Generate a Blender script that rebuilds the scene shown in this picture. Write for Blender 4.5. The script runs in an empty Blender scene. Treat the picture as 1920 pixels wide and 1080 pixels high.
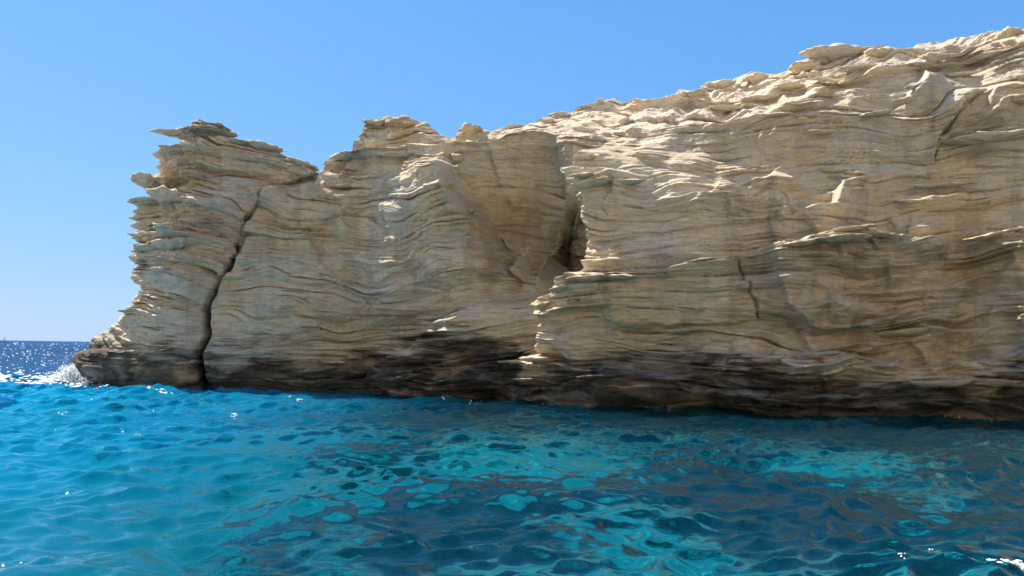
import bpy, math, random
import numpy as np
from mathutils import Matrix, Vector

# ------------------------------------------------------------------ camera
sc = bpy.context.scene
C = sc.collection
W, H, F = 1920.0, 1080.0, 1386.0            # photograph size and focal length in its pixels
CAM_H, PITCH, ROLL = 2.5, math.radians(4.65), math.radians(0.9)
cam = bpy.data.cameras.new('camera')
cam_o = bpy.data.objects.new('camera', cam); C.objects.link(cam_o)
cam.sensor_width = 36.0; cam.lens = 36.0 * F / W
cam.clip_start = 0.1; cam.clip_end = 20000.0
_f = np.array([0, math.cos(PITCH), math.sin(PITCH)]); _u0 = np.array([0, -math.sin(PITCH), math.cos(PITCH)])
_r0 = np.array([1.0, 0, 0])
_R = math.cos(ROLL) * _r0 + math.sin(ROLL) * _u0
_U = -math.sin(ROLL) * _r0 + math.cos(ROLL) * _u0
m = Matrix(((_R[0], _U[0], -_f[0], 0), (_R[1], _U[1], -_f[1], 0), (_R[2], _U[2], -_f[2], CAM_H), (0, 0, 0, 1)))
cam_o.matrix_world = m
sc.camera = cam_o

# ------------------------------------------------------------------ sky, sun, exposure
SUN_AZ, SUN_EL = math.radians(-64), math.radians(56)      # azimuth from +Y, clockwise
world = bpy.data.worlds.new('World'); sc.world = world; world.use_nodes = True
nt = world.node_tree; nt.nodes.clear()
sky = nt.nodes.new('ShaderNodeTexSky'); sky.sky_type = 'NISHITA'; sky.sun_disc = False
sky.sun_elevation = SUN_EL; sky.sun_rotation = SUN_AZ
sky.air_density = 1.0; sky.dust_density = 0.15; sky.ozone_density = 3.0
bg = nt.nodes.new('ShaderNodeBackground'); bg.inputs['Strength'].default_value = 0.12
wo = nt.nodes.new('ShaderNodeOutputWorld')
# the same soft shoulder per channel over the whole dome: keeps the haze by the sun from washing out the blue
EXPO = 0.95
sep = nt.nodes.new('ShaderNodeSeparateColor'); cmb = nt.nodes.new('ShaderNodeCombineColor')
nt.links.new(sky.outputs[0], sep.inputs[0])
for i, (a_, b_) in enumerate(((1.08, 0.98), (2.58, 2.55), (6.2, 4.8))):
    q = []
    for op, v in (('MULTIPLY', 0.12 * b_), ('ADD', 1.0)):
        n_ = nt.nodes.new('ShaderNodeMath'); n_.operation = op; n_.inputs[1].default_value = v
        nt.links.new(q[-1].outputs[0] if q else sep.outputs[i], n_.inputs[0]); q.append(n_)
    n_ = nt.nodes.new('ShaderNodeMath'); n_.operation = 'DIVIDE'; nt.links.new(sep.outputs[i], n_.inputs[0]); nt.links.new(q[-1].outputs[0], n_.inputs[1])
    k_ = nt.nodes.new('ShaderNodeMath'); k_.operation = 'MULTIPLY'; k_.inputs[1].default_value = a_ / 2 ** EXPO; nt.links.new(n_.outputs[0], k_.inputs[0])
    nt.links.new(k_.outputs[0], cmb.inputs[i])
nt.links.new(cmb.outputs[0], bg.inputs[0]); nt.links.new(bg.outputs[0], wo.inputs[0])
sun = bpy.data.lights.new('sun', 'SUN'); sun.energy = 5.0; sun.angle = math.radians(0.5); sun.color = (1.0, 0.95, 0.87)
sun_o = bpy.data.objects.new('sun', sun); C.objects.link(sun_o)
sd = Vector((math.sin(SUN_AZ) * math.cos(SUN_EL), math.cos(SUN_AZ) * math.cos(SUN_EL), math.sin(SUN_EL)))
sun_o.rotation_euler = sd.to_track_quat('Z', 'Y').to_euler()
sun_o.location = (-60, 40, 90)
sun.cycles.is_caustics_light = True
sc.view_settings.view_transform = 'Standard'; sc.view_settings.look = 'None'
sc.view_settings.gamma = 1.0; sc.view_settings.use_curve_mapping = False
sc.view_settings.exposure = EXPO
sc.render.engine = 'CYCLES'
sc.cycles.max_bounces = 6; sc.cycles.transmission_bounces = 4; sc.cycles.diffuse_bounces = 3; sc.cycles.glossy_bounces = 3; sc.cycles.transparent_max_bounces = 8
sc.cycles.sample_clamp_indirect = 6.0
sc.cycles.use_denoising = True
sc.cycles.use_adaptive_sampling = True; sc.cycles.adaptive_threshold = 0.02

# ------------------------------------------------------------------ helpers
def project(x, y, z):
    z = z - CAM_H
    d = x * _f[0] + y * _f[1] + z * _f[2]
    return W / 2 + F * (x * _R[0] + y * _R[1] + z * _R[2]) / d, H / 2 - F * (x * _U[0] + y * _U[1] + z * _U[2]) / d

def ray(px, py):
    a = (np.asarray(px, float) - W / 2) / F; b = (H / 2 - np.asarray(py, float)) / F
    return [a * _R[k] + b * _U[k] + _f[k] for k in range(3)]

def on_water(px, py, z=0.0):
    d = ray(px, py); t = (z - CAM_H) / d[2]
    return d[0] * t, d[1] * t

def at_depth(px, py, Y):
    d = ray(px, py); t = Y / d[1]
    return d[0] * t, Y, CAM_H + d[2] * t

_rng = np.random.RandomState(7)
_perm = _rng.permutation(256); _perm = np.concatenate([_perm, _perm, _perm]).astype(np.int32)
_g = _rng.normal(size=(256, 3)); _g = (_g / np.linalg.norm(_g, axis=1)[:, None]).astype(np.float32)

def perlin(x, y, z, seed=0):
    x, y, z = np.broadcast_arrays(np.asarray(x, np.float32), np.asarray(y, np.float32), np.asarray(z, np.float32))
    x = x + seed * 17.31; y = y + seed * 5.77; z = z + seed * 9.13
    xi = np.floor(x); yi = np.floor(y); zi = np.floor(z)
    xf = x - xi; yf = y - yi; zf = z - zi
    xi = xi.astype(np.int32) & 255; yi = yi.astype(np.int32) & 255; zi = zi.astype(np.int32) & 255
    u = xf * xf * xf * (xf * (xf * 6 - 15) + 10); v = yf * yf * yf * (yf * (yf * 6 - 15) + 10); w = zf * zf * zf * (zf * (zf * 6 - 15) + 10)
    def g(a, b, c):
        h = _perm[_perm[_perm[xi + a] + yi + b] + zi + c]
        return _g[h, 0] * (xf - a) + _g[h, 1] * (yf - b) + _g[h, 2] * (zf - c)
    x00 = g(0, 0, 0) * (1 - u) + g(1, 0, 0) * u; x10 = g(0, 1, 0) * (1 - u) + g(1, 1, 0) * u
    x01 = g(0, 0, 1) * (1 - u) + g(1, 0, 1) * u; x11 = g(0, 1, 1) * (1 - u) + g(1, 1, 1) * u
    return 1.5 * ((x00 * (1 - v) + x10 * v) * (1 - w) + (x01 * (1 - v) + x11 * v) * w)

def fbm(x, y, z, octaves=4, seed=0, gain=0.5):
    r = 0; a = 1.0; f = 1.0
    for o in range(octaves):
        r = r + a * perlin(np.asarray(x) * f, np.asarray(y) * f, np.asarray(z) * f, seed + o * 3); a *= gain; f *= 2.03
    return r

def sstep(a, b, x):
    t = np.clip((x - a) / (b - a), 0, 1); return t * t * (3 - 2 * t)

def hash01(i, j=0):
    v = np.sin(i * 127.1 + j * 311.7 + 13.7) * 43758.5453
    return v - np.floor(v)

def signed_dist(px, py, line):
    """distance to a polyline (photo pixels); positive on the right hand of its direction (below, when drawn left to right)"""
    best = np.full(px.shape, 1e9); sign = np.zeros(px.shape); along = np.zeros(px.shape); acc = 0.0
    L = [math.hypot(b[0] - a[0], b[1] - a[1]) for a, b in zip(line, line[1:])]; tot = sum(L)
    for k, (a, b) in enumerate(zip(line, line[1:])):
        ex, ey = b[0] - a[0], b[1] - a[1]; l2 = ex * ex + ey * ey
        t = ((px - a[0]) * ex + (py - a[1]) * ey) / l2; tc = np.clip(t, 0, 1)
        dx = px - a[0] - tc * ex; dy = py - a[1] - tc * ey; d = np.sqrt(dx * dx + dy * dy)
        s = np.sign(ex * (py - a[1]) - ey * (px - a[0]))
        w = d < best
        best = np.where(w, d, best); sign = np.where(w, s, sign); along = np.where(w, (acc + tc * L[k]) / tot, along); acc += L[k]
    return best * np.where(sign == 0, 1, sign), along

def mesh_grid(name, P, mask=None, uvw=None):
    n, k = P.shape[:2]
    idx = np.arange(n * k).reshape(n, k)
    q = np.stack([idx[:-1, :-1], idx[:-1, 1:], idx[1:, 1:], idx[1:, :-1]], -1).reshape(-1, 4)
    if mask is not None: q = q[mask.reshape(-1)]
    used = np.zeros(n * k, bool); used[q.reshape(-1)] = True
    remap = np.cumsum(used) - 1
    q = remap[q]; co = P.reshape(-1, 3)[used]
    me = bpy.data.meshes.new(name)
    me.vertices.add(len(co)); me.vertices.foreach_set('co', co.astype(np.float32).ravel())
    me.loops.add(q.size); me.loops.foreach_set('vertex_index', q.astype(np.int32).ravel())
    me.polygons.add(len(q)); me.polygons.foreach_set('loop_start', np.arange(0, q.size, 4, dtype=np.int32))
    me.polygons.foreach_set('use_smooth', np.ones(len(q), bool))
    me.update(calc_edges=True)
    return me, used

def add_attr(me, name, vals):
    a = me.attributes.new(name, 'FLOAT', 'POINT'); a.data.foreach_set('value', np.asarray(vals, np.float32).ravel())

def link(name, me, mat, parent=None, **props):
    o = bpy.data.objects.new(name, me); C.objects.link(o)
    if mat is not None and me is not None: me.materials.append(mat)
    if parent is not None: o.parent = parent
    for k, v in props.items(): o[k] = v
    return o

class NB:
    def __init__(s, name):
        s.mat = bpy.data.materials.new(name); s.mat.use_nodes = True; s.t = s.mat.node_tree; s.t.nodes.clear()
        s.out = s.n('ShaderNodeOutputMaterial')
    def n(s, kind, **kw):
        o = s.t.nodes.new(kind)
        for k, v in kw.items(): setattr(o, k, v)
        return o
    def l(s, a, b): s.t.links.new(a, b)
    def pos(s, scale=(1, 1, 1), rot=(0, 0, 0)):
        g = s.n('ShaderNodeNewGeometry'); mp = s.n('ShaderNodeMapping'); mp.inputs['Scale'].default_value = scale; mp.inputs['Rotation'].default_value = rot
        s.l(g.outputs['Position'], mp.inputs['Vector']); return mp.outputs[0]
    def noise(s, vec, scale, detail=4, rough=0.55, dist=0.0):
        t = s.n('ShaderNodeTexNoise'); t.inputs['Scale'].default_value = scale; t.inputs['Detail'].default_value = detail
        t.inputs['Roughness'].default_value = rough; t.inputs['Distortion'].default_value = dist; s.l(vec, t.inputs['Vector']); return t.outputs['Fac']
    def ramp(s, fac, stops):
        r = s.n('ShaderNodeValToRGB'); e = r.color_ramp.elements
        while len(e) < len(stops): e.new(0.5)
        for q, (p, c) in zip(e, stops): q.position = p; q.color = (c, c, c, 1) if not isinstance(c, tuple) else c + (1,)
        s.l(fac, r.inputs[0]); return r.outputs[0]
    def mix(s, fac, a, b, mode='MIX'):
        x = s.n('ShaderNodeMix', data_type='RGBA', blend_type=mode)
        for v, i in ((fac, 0), (a, 6), (b, 7)):
            if isinstance(v, (int, float)): x.inputs[i].default_value = v
            elif isinstance(v, tuple): x.inputs[i].default_value = v + (1,)
            else: s.l(v, x.inputs[i])
        return x.outputs[2]
    def math(s, op, a, b=None, clamp=False):
        x = s.n('ShaderNodeMath', operation=op, use_clamp=clamp)
        for v, i in ((a, 0), (b, 1)):
            if v is None: continue
            if isinstance(v, (int, float)): x.inputs[i].default_value = v
            else: s.l(v, x.inputs[i])
        return x.outputs[0]
    def attr(s, name):
        a = s.n('ShaderNodeAttribute', attribute_name=name); return a.outputs['Fac']
    def bump(s, h, strength, dist, normal=None):
        b = s.n('ShaderNodeBump'); b.inputs['Strength'].default_value = strength; b.inputs['Distance'].default_value = dist
        s.l(h, b.inputs['Height'])
        if normal is not None: s.l(normal, b.inputs['Normal'])
        return b.outputs[0]

# ------------------------------------------------------------------ materials
def rock_material(name='layered_limestone'):
    b = NB(name)
    p1 = b.pos((0.22, 0.22, 1.5)); p2 = b.pos((0.9, 0.9, 9.0)); p3 = b.pos((1.4, 1.4, 0.10)); p0 = b.pos()
    big = b.noise(p1, 0.9, 4, 0.55, 0.6); fine = b.noise(p2, 1.1, 5, 0.6, 0.4); streak = b.noise(p3, 0.9, 4, 0.6)
    patch = b.noise(p0, 0.22, 4, 0.55); speck = b.noise(p0, 9.0, 4, 0.7)
    col = b.ramp(big, [(0.30, (0.56, 0.42, 0.255)), (0.45, (0.68, 0.55, 0.36)), (0.58, (0.71, 0.585, 0.40)), (0.72, (0.60, 0.49, 0.34))])
    col = b.mix(b.ramp(patch, [(0.42, 0.0), (0.62, 0.55)]), col, (0.57, 0.495, 0.405))
    col = b.mix(b.ramp(b.attr('tone'), [(0.0, 0.5), (0.45, 0.0)]), col, (0.30, 0.225, 0.15))
    col = b.mix(b.ramp(b.attr('tone'), [(0.6, 0.0), (1.0, 0.4)]), col, (0.70, 0.60, 0.46))
    col = b.mix(b.ramp(fine, [(0.30, 0.55), (0.47, 0.0)]), col, (0.25, 0.19, 0.125))
    col = b.mix(b.ramp(fine, [(0.56, 0.0), (0.72, 0.35)]), col, (0.69, 0.59, 0.45))
    col = b.mix(b.ramp(streak, [(0.50, 0.0), (0.68, 0.5)]), col, (0.30, 0.25, 0.19))
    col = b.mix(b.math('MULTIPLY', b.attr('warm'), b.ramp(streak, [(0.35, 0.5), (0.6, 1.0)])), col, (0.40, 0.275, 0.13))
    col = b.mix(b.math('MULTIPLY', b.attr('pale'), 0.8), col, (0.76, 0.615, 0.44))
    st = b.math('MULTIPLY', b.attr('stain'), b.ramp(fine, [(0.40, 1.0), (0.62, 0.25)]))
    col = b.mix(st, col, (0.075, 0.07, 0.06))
    # algae and wet rock near the water
    td = b.math('ADD', b.attr('tide'), b.math('MULTIPLY', b.math('SUBTRACT', b.noise(b.pos((0.28, 0.28, 3.6)), 0.8, 6, 0.68, 0.6), 0.5), 2.0))
    tide_col = b.ramp(b.noise(b.pos((0.6, 0.6, 3.2)), 0.9, 5, 0.6, 0.7), [(0.30, (0.013, 0.012, 0.013)), (0.47, (0.036, 0.030, 0.027)), (0.60, (0.10, 0.075, 0.048)), (0.74, (0.032, 0.030, 0.024))])
    col = b.mix(b.ramp(td, [(0.32, 0.0), (0.58, 0.97)]), col, tide_col)
    hue = b.noise(b.pos((0.5, 0.5, 1.1)), 0.5, 5, 0.6, 1.0)
    col = b.mix(b.ramp(hue, [(0.52, 0.0), (0.68, 0.5)]), col, (0.46, 0.43, 0.39))
    col = b.mix(b.ramp(hue, [(0.32, 0.55), (0.46, 0.0)]), col, (0.57, 0.41, 0.24))
    col = b.mix(b.ramp(speck, [(0.3, 0.25), (0.5, 0.0)]), col, (0.2, 0.17, 0.13))
    bs = b.n('ShaderNodeBsdfPrincipled'); b.l(col, bs.inputs['Base Color']); 
    gz = b.n('ShaderNodeSeparateXYZ'); gg = b.n('ShaderNodeNewGeometry'); b.l(gg.outputs['Position'], gz.inputs[0])
    wet = b.n('ShaderNodeMapRange'); wet.inputs['From Min'].default_value = 0.25; wet.inputs['From Max'].default_value = 0.9; wet.inputs['To Min'].default_value = 0.30; wet.inputs['To Max'].default_value = 0.92
    b.l(gz.outputs[2], wet.inputs['Value']); b.l(wet.outputs[0], bs.inputs['Roughness'])       # splashed rock is wet
    bs.inputs['Specular IOR Level'].default_value = 0.25
    n1 = b.bump(b.noise(b.pos((2.0, 2.0, 11.0)), 1.6, 6, 0.62, 0.5), 0.8, 0.14)
    pit = b.ramp(b.noise(b.pos((1, 1, 2.2)), 5.5, 5, 0.7, 0.6), [(0.36, 0.0), (0.46, 1.0)])
    n2 = b.bump(b.noise(p0, 8.0, 7, 0.72), 0.65, 0.07, b.bump(pit, 0.5, 0.06, n1))
    b.l(n2, bs.inputs['Normal']); b.l(bs.outputs[0], b.out.inputs[0])
    return b.mat

def sea_material():
    b = NB('sea_water')
    # fine ripples; the larger waves are modelled
    far = b.attr('far')
    b1 = b.n('ShaderNodeBump'); b1.inputs['Distance'].default_value = 4.0; b.l(far, b1.inputs['Strength'])
    b.l(b.noise(b.pos((0.55, 0.95, 1.0), (0, 0, 0.2)), 1.0, 4, 0.6, 0.3), b1.inputs['Height'])
    bump = b.bump(b.noise(b.pos((1.0, 1.9, 1.0), (0, 0, 0.25)), 1.3, 3, 0.5, 0.3), 1.0, 0.03, b1.outputs[0])
    rf = b.n('ShaderNodeBsdfRefraction'); rf.inputs['IOR'].default_value = 1.333; rf.inputs['Roughness'].default_value = 0.0
    gl = b.n('ShaderNodeBsdfGlossy'); gl.inputs['Roughness'].default_value = 0.0; gl.inputs['Color'].default_value = (1, 1, 1, 1)
    # what the water column takes out of the light on its way through
    d = b.attr('depth'); c = b.n('ShaderNodeCombineColor')
    for i, k in enumerate((0.46, 0.032, 0.008)):
        b.l(b.math('POWER', 2.718, b.math('MULTIPLY', d, -1.25 * k)), c.inputs[i])
    b.l(c.outputs[0], rf.inputs['Color'])
    fr = b.n('ShaderNodeFresnel'); fr.inputs['IOR'].default_value = 1.333
    for q in (rf, gl, fr): b.l(bump, q.inputs['Normal'])
    mx = b.n('ShaderNodeMixShader'); b.l(fr.outputs[0], mx.inputs[0]); b.l(rf.outputs[0], mx.inputs[1]); b.l(gl.outputs[0], mx.inputs[2])
    # light scattered back by the water itself, stronger where it is deep
    df = b.n('ShaderNodeBsdfDiffuse'); df.inputs['Color'].default_value = (0.0, 0.40, 0.74, 1); b.l(bump, df.inputs['Normal'])
    dp = b.n('ShaderNodeMapRange'); dp.inputs['From Min'].default_value = 6.5; dp.inputs['From Max'].default_value = 13.0; b.l(d, dp.inputs['Value'])
    b.l(b.mix(dp.outputs[0], (0.0, 0.40, 0.74), (0.003, 0.10, 0.34)), df.inputs['Color'])       # deep water is a darker blue
    sc_ = b.n('ShaderNodeMapRange'); sc_.inputs['From Min'].default_value = 3.6; sc_.inputs['From Max'].default_value = 6.5; sc_.inputs['To Min'].default_value = 0.03; sc_.inputs['To Max'].default_value = 0.40
    b.l(d, sc_.inputs['Value'])
    body = b.n('ShaderNodeMixShader'); b.l(sc_.outputs[0], body.inputs[0]); b.l(rf.outputs[0], body.inputs[1]); b.l(df.outputs[0], body.inputs[2])
    b.l(body.outputs[0], mx.inputs[1])
    b.l(mx.outputs[0], b.out.inputs['Surface'])
    return b.mat

def seabed_material():
    b = NB('sand_reef_shade')
    p0 = b.pos()
    sand = b.ramp(b.noise(p0, 1.2, 5, 0.6), [(0.3, (0.66, 0.64, 0.42)), (0.7, (0.84, 0.81, 0.58))])
    reef_shade = b.ramp(b.noise(p0, 1.7, 6, 0.65, 0.4), [(0.30, (0.022, 0.026, 0.020)), (0.52, (0.07, 0.072, 0.05)), (0.72, (0.17, 0.155, 0.10))])
    k = b.math('ADD', b.attr('reef_shade'), b.math('MULTIPLY', b.math('SUBTRACT', b.noise(p0, 0.9, 6, 0.62, 0.5), 0.5), 1.3))
    col = b.mix(b.ramp(k, [(0.30, 0.0), (0.70, 0.97)]), sand, reef_shade)
    bs = b.n('ShaderNodeBsdfDiffuse'); b.l(col, bs.inputs['Color'])
    b.l(bs.outputs[0], b.out.inputs[0])
    return b.mat

def foam_material():
    b = NB('sea_foam')
    bs = b.n('ShaderNodeBsdfPrincipled'); bs.inputs['Roughness'].default_value = 0.8
    col = b.ramp(b.noise(b.pos(), 6.0, 4), [(0.3, (0.72, 0.76, 0.78)), (0.6, (0.86, 0.87, 0.87))])
    b.l(col, bs.inputs['Base Color']); bs.inputs['Subsurface Weight'].default_value = 0.0
    b.l(bs.outputs[0], b.out.inputs[0]); return b.mat

ROCK = rock_material(); SEA = sea_material(); BED = seabed_material(); FOAM = foam_material()

# ------------------------------------------------------------------ cliff
# plan of the cliff foot: (photo column, distance ahead of the camera); the left end turns the headland's corner and runs back
front = [(150, 41.6), (270, 39.7), (390, 39.4), (540, 39.2), (680, 38.6), (830, 37.2), (960, 35.7), (1130, 33.2), (1300, 31.2), (1450, 30.4), (1600, 30.0), (1760, 29.2), (1920, 28.4), (2120, 26.8), (2400, 24.0), (2800, 20.5)]
pts = []
for px_, Y_ in front:
    x_, _, _ = at_depth(px_, 740, Y_); pts.append((float(x_), Y_))
x0, y0 = pts[0]
pts = [(x0 + 9, y0 + 30), (x0 + 4.0, y0 + 18), (x0 + 1.6, y0 + 9), (x0 + 0.15, y0 + 3.6)] + pts
pts = np.array(pts)

def catmull(P, n):
    P = np.vstack([2 * P[0] - P[1], P, 2 * P[-1] - P[-2]])
    out = []
    for i in range(1, len(P) - 2):
        t = np.linspace(0, 1, 60, endpoint=False)[:, None]
        a, b_, c, d = P[i - 1], P[i], P[i + 1], P[i + 2]
        out.append(0.5 * (2 * b_ + (c - a) * t + (2 * a - 5 * b_ + 4 * c - d) * t ** 2 + (3 * b_ - a - 3 * c + d) * t ** 3))
    out = np.vstack(out + [P[-2][None]])
    s = np.concatenate([[0], np.cumsum(np.linalg.norm(np.diff(out, axis=0), axis=1))])
    return out, s
curve, cs = catmull(pts, 60)
# denser columns where the photograph looks
_u, _ = project(curve[:, 0], curve[:, 1], np.zeros(len(curve)))
vis = (curve[:, 1] < y0 + 6) & (_u < 2000)
dens = np.where(vis, 1.0, 0.16)
cum = np.concatenate([[0], np.cumsum(np.diff(cs) * 0.5 * (dens[1:] + dens[:-1]))])
NCOL = 1180
sv = np.interp(np.linspace(0, cum[-1], NCOL), cum, cs)
PX = np.interp(sv, cs, curve[:, 0]); PY = np.interp(sv, cs, curve[:, 1])
tx = np.gradient(PX, sv); ty = np.gradient(PY, sv); tl = np.hypot(tx, ty); NX = ty / tl; NY = -tx / tl   # outward (to the sea)
XL0 = PX.min(); XC = float(at_depth(400, 735, 39.4)[0])
left_outline = [(150, 722), (138, 690), (135, 678), (160, 655), (168, 638), (200, 606), (222, 580), (240, 545), (234, 500), (240, 478), (252, 440), (254, 400), (262, 360), (270, 335), (300, 312), (318, 290), (338, 268), (345, 250)]
lo = np.array([(at_depth(a + 16 * (b_ < 630), b_, 41.6)[0], at_depth(a, b_, 41.6)[2]) for a, b_ in left_outline])
def left_x(z): return np.interp(z, lo[:, 1], lo[:, 0])
batter_px = [(0, 0.02), (400, 0.03), (700, 0.05), (1000, 0.07), (1200, 0.05), (1500, 0.10), (1900, 0.14), (2400, 0.14)]
u_base, _ = project(PX, PY, np.zeros(NCOL))
u_base = np.where(PY > y0 + 0.5, np.minimum(u_base, 150), u_base)
BAT = np.interp(u_base, *zip(*batter_px))
def base_pt(z, back=0.0):
    """wall point of every column at height z (arrays of NCOL or rows x NCOL)"""
    off = -BAT * np.maximum(z, 0) - back
    k = (left_x(np.maximum(z, 0)) - XC) / (XL0 - XC)
    w = sstep(XC + 0.5, XC - 4, PX)
    x = PX + w * (XC + (PX - XC) * k - PX)
    return x + NX * off, PY + NY * off, z + 0 * off

skyline = [(0, 250), (345, 247), (420, 250), (432, 262), (455, 268), (500, 273), (527, 285), (560, 298), (588, 314), (598, 328), (606, 322), (612, 306), (640, 290), (662, 286), (668, 268), (682, 262), (688, 236), (700, 231), (740, 227), (780, 229), (800, 238), (825, 252), (855, 256), (862, 241), (885, 237), (905, 246), (922, 241), (935, 234), (985, 234), (1020, 225), (1040, 212), (1070, 208), (1110, 191), (1150, 186), (1180, 192), (1230, 193), (1262, 186), (1277, 173), (1318, 172), (1327, 156), (1360, 151), (1378, 144), (1430, 146), (1480, 138), (1490, 119), (1530, 112), (1546, 102), (1625, 98), (1680, 92), (1720, 81), (1800, 77), (1840, 70), (1900, 58), (1920, 60), (2050, 40), (2300, 10), (2800, -40)]
edge = [(0, 262), (345, 262), (430, 272), (530, 294), (590, 326), (598, 340), (640, 304), (690, 246), (800, 254), (860, 264), (900, 262), (930, 247), (1000, 247), (1090, 250), (1170, 242), (1280, 234), (1400, 226), (1470, 205), (1560, 150), (1700, 128), (1830, 95), (1920, 80), (2300, 40), (2800, -10)]
back_run = [(0, 0.5), (400, 0.6), (600, 0.5), (700, 0.7), (880, 1.0), (960, 2.0), (1060, 4.2), (1300, 5.0), (1450, 4.2), (1600, 2.2), (1800, 2.0), (2400, 3.0)]
def solve_height(line, back):
    lx, ly = zip(*line); z = np.full(NCOL, 12.0)
    for _ in range(14):
        u, v = project(*base_pt(z, back)); u = np.where(PY > y0 + 0.5, 300, u)
        tgt = np.interp(u, lx, ly)
        _, v2 = project(*base_pt(z + 0.1, back))
        z = z - np.clip((v - tgt) / ((v2 - v) / 0.1), -3, 3) * 0.8
    return z
hide = PY > y0 + 0.5
ZE = solve_height(edge, 0.0)
BR = np.interp(u_base, *zip(*back_run)); BR = np.where(hide, 0.5, BR)
ZT = np.maximum(solve_height(skyline, BR), ZE + 0.12)
first = int(np.argmax(~hide)); back_ = np.maximum(0, sv[first] - sv[:first] - 1.5) * 0.75; ZE[:first] = np.maximum(ZE[first] - back_, 0.8); ZT[:first] = np.maximum(ZT[first] - back_, 1.0)

NW, NS, NBK = 520, 110, 46
Z0 = -3.0
tw = np.linspace(0, 1, NW)[:, None]; ts = np.linspace(0, 1, NS + 1)[1:, None]; tb = np.linspace(0, 1, NBK + 1)[1:, None]
zw = Z0 + (ZE - Z0)[None] * tw; bw = np.zeros_like(zw)
zs = ZE[None] + (ZT - ZE)[None] * ts; bs_ = BR[None] * ts
run = np.where(hide, 3.0, np.interp(u_base, [0, 380, 620, 760, 900], [2.5, 2.5, 3.0, 6.0, 11.0]))
zb = ZT[None] - (np.interp(u_base, [0, 620, 760, 900], [0.85, 0.85, 0.5, 0.08]) * ZT)[None] * tb - (tb > 0.75) * (tb - 0.75) * 40; bb = BR[None] + run[None] * tb
ZZ = np.vstack([zw, zs, zb]); BB = np.vstack([bw, bs_, bb])
# behind the headland's narrow end the way back must not run through the far side
narrow = sstep(-15.5, -22, PX)[None] * np.ones_like(ZZ)
BX, BY, BZ = base_pt(ZZ, BB)
NROW = BX.shape[0]
slope = np.zeros_like(BX); slope[NW:] = 1.0
slope[NW - 40:NW] = np.linspace(0, 0.6, 40)[:, None] ** 2
# outward displacement direction: sideways on the wall, partly up on the slope and the top
ang = np.vstack([np.zeros((NW, NCOL)), np.repeat(np.arctan2(BR + 1e-3, ZT - ZE)[None], NS, 0) * 1.0, np.full((NBK, NCOL), 1.35)])
ker = np.ones(25) / 25
ang = np.apply_along_axis(lambda a: np.convolve(np.pad(a, 12, mode='edge'), ker, 'valid'), 0, ang)
DX = NX[None] * np.cos(ang); DY = NY[None] * np.cos(ang); DZ = np.sin(ang)
U, V = project(BX, BY, BZ)
front_side = ~np.repeat(hide[None], NROW, 0)
U = np.where(front_side, U, 60 + 0 * U)

# --- large forms: steps along joints and ledges seen in the photograph
_ucol_min = np.min(U[:NW + NS:20], 0); _ucol_max = np.max(U[:NW + NS:20], 0)
def window(line, margin):
    """rows and columns of the wall within margin pixels of the line"""
    xs = [p[0] for p in line]; ys = [p[1] for p in line]
    c = np.where((_ucol_max > min(xs) - margin) & (_ucol_min < max(xs) + margin) & ~hide)[0]
    if len(c) == 0: return None
    sub = V[:, c[0]:c[-1] + 1:8]
    rws = np.where((np.max(sub, 1) > min(ys) - margin) & (np.min(sub, 1) < max(ys) + margin))[0]
    if len(rws) == 0: return None
    return slice(rws[0], rws[-1] + 1), slice(c[0], c[-1] + 1)
def step(line, amp, width, reach, ends=0.12, wob=6, seed=0):
    """rock on the positive side stands out by amp metres right at the line and falls back over reach pixels"""
    out = np.zeros_like(U); wn = window(line, reach * 4 + 40)
    if wn is None: return out
    u_, v_ = U[wn], V[wn]
    uu = u_ + wob * perlin(u_ * 0.03, v_ * 0.03, 0.5, 40 + seed) * 2; vv = v_ + wob * perlin(u_ * 0.03, v_ * 0.03, 7.5, 41 + seed)
    d, a = signed_dist(uu, vv, line)
    ends = min(0.5, max(ends, 70 / sum(math.hypot(q[0] - p[0], q[1] - p[1]) for p, q in zip(line, line[1:]))))
    e = sstep(0, ends, a) * sstep(0, ends, 1 - a)
    out[wn] = amp * e * sstep(-width, width, d) * np.exp(-np.maximum(d, 0) / reach) * front_side[wn]
    return out
def crack(line, depth, width, ends=0.1, wob=5, seed=0):
    uu = U + wob * perlin(U * 0.05, V * 0.05, 0.5, 60 + seed) * 2; vv = V + wob * perlin(U * 0.05, V * 0.05, 7.5, 61 + seed)
    d, a = signed_dist(uu, vv, line)
    e = sstep(0, ends, a) * sstep(0, ends, 1 - a)
    return -depth * e * np.exp(-(d / width) ** 2) * front_side
def slot(line, depth, width, ends=0.15, wob=4, seed=0, grow=0.0):
    """deep recess on the negative side of the line, its other side cut off sharply"""
    uu = U + wob * perlin(U * 0.06, V * 0.06, 0.5, 80 + seed) * 2 + 0.7 * wob * perlin(U * 0.02, V * 0.16, 2.5, 83 + seed); vv = V
    d, a = signed_dist(uu, vv, line)
    e = sstep(0, ends, a) * sstep(0, ends, 1 - a)
    width = width * (1 + grow * (1 - a))
    return -depth * e * np.where(d < 0, np.exp(-(d / width) ** 2), 0.0) * front_side
def blob(cx, cy, rx, ry, amp, rot=0):
    c, s_ = math.cos(rot), math.sin(rot)
    x = ((U - cx) * c + (V - cy) * s_) / rx; y = (-(U - cx) * s_ + (V - cy) * c) / ry
    return amp * np.exp(-(x * x + y * y)) * front_side

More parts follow.
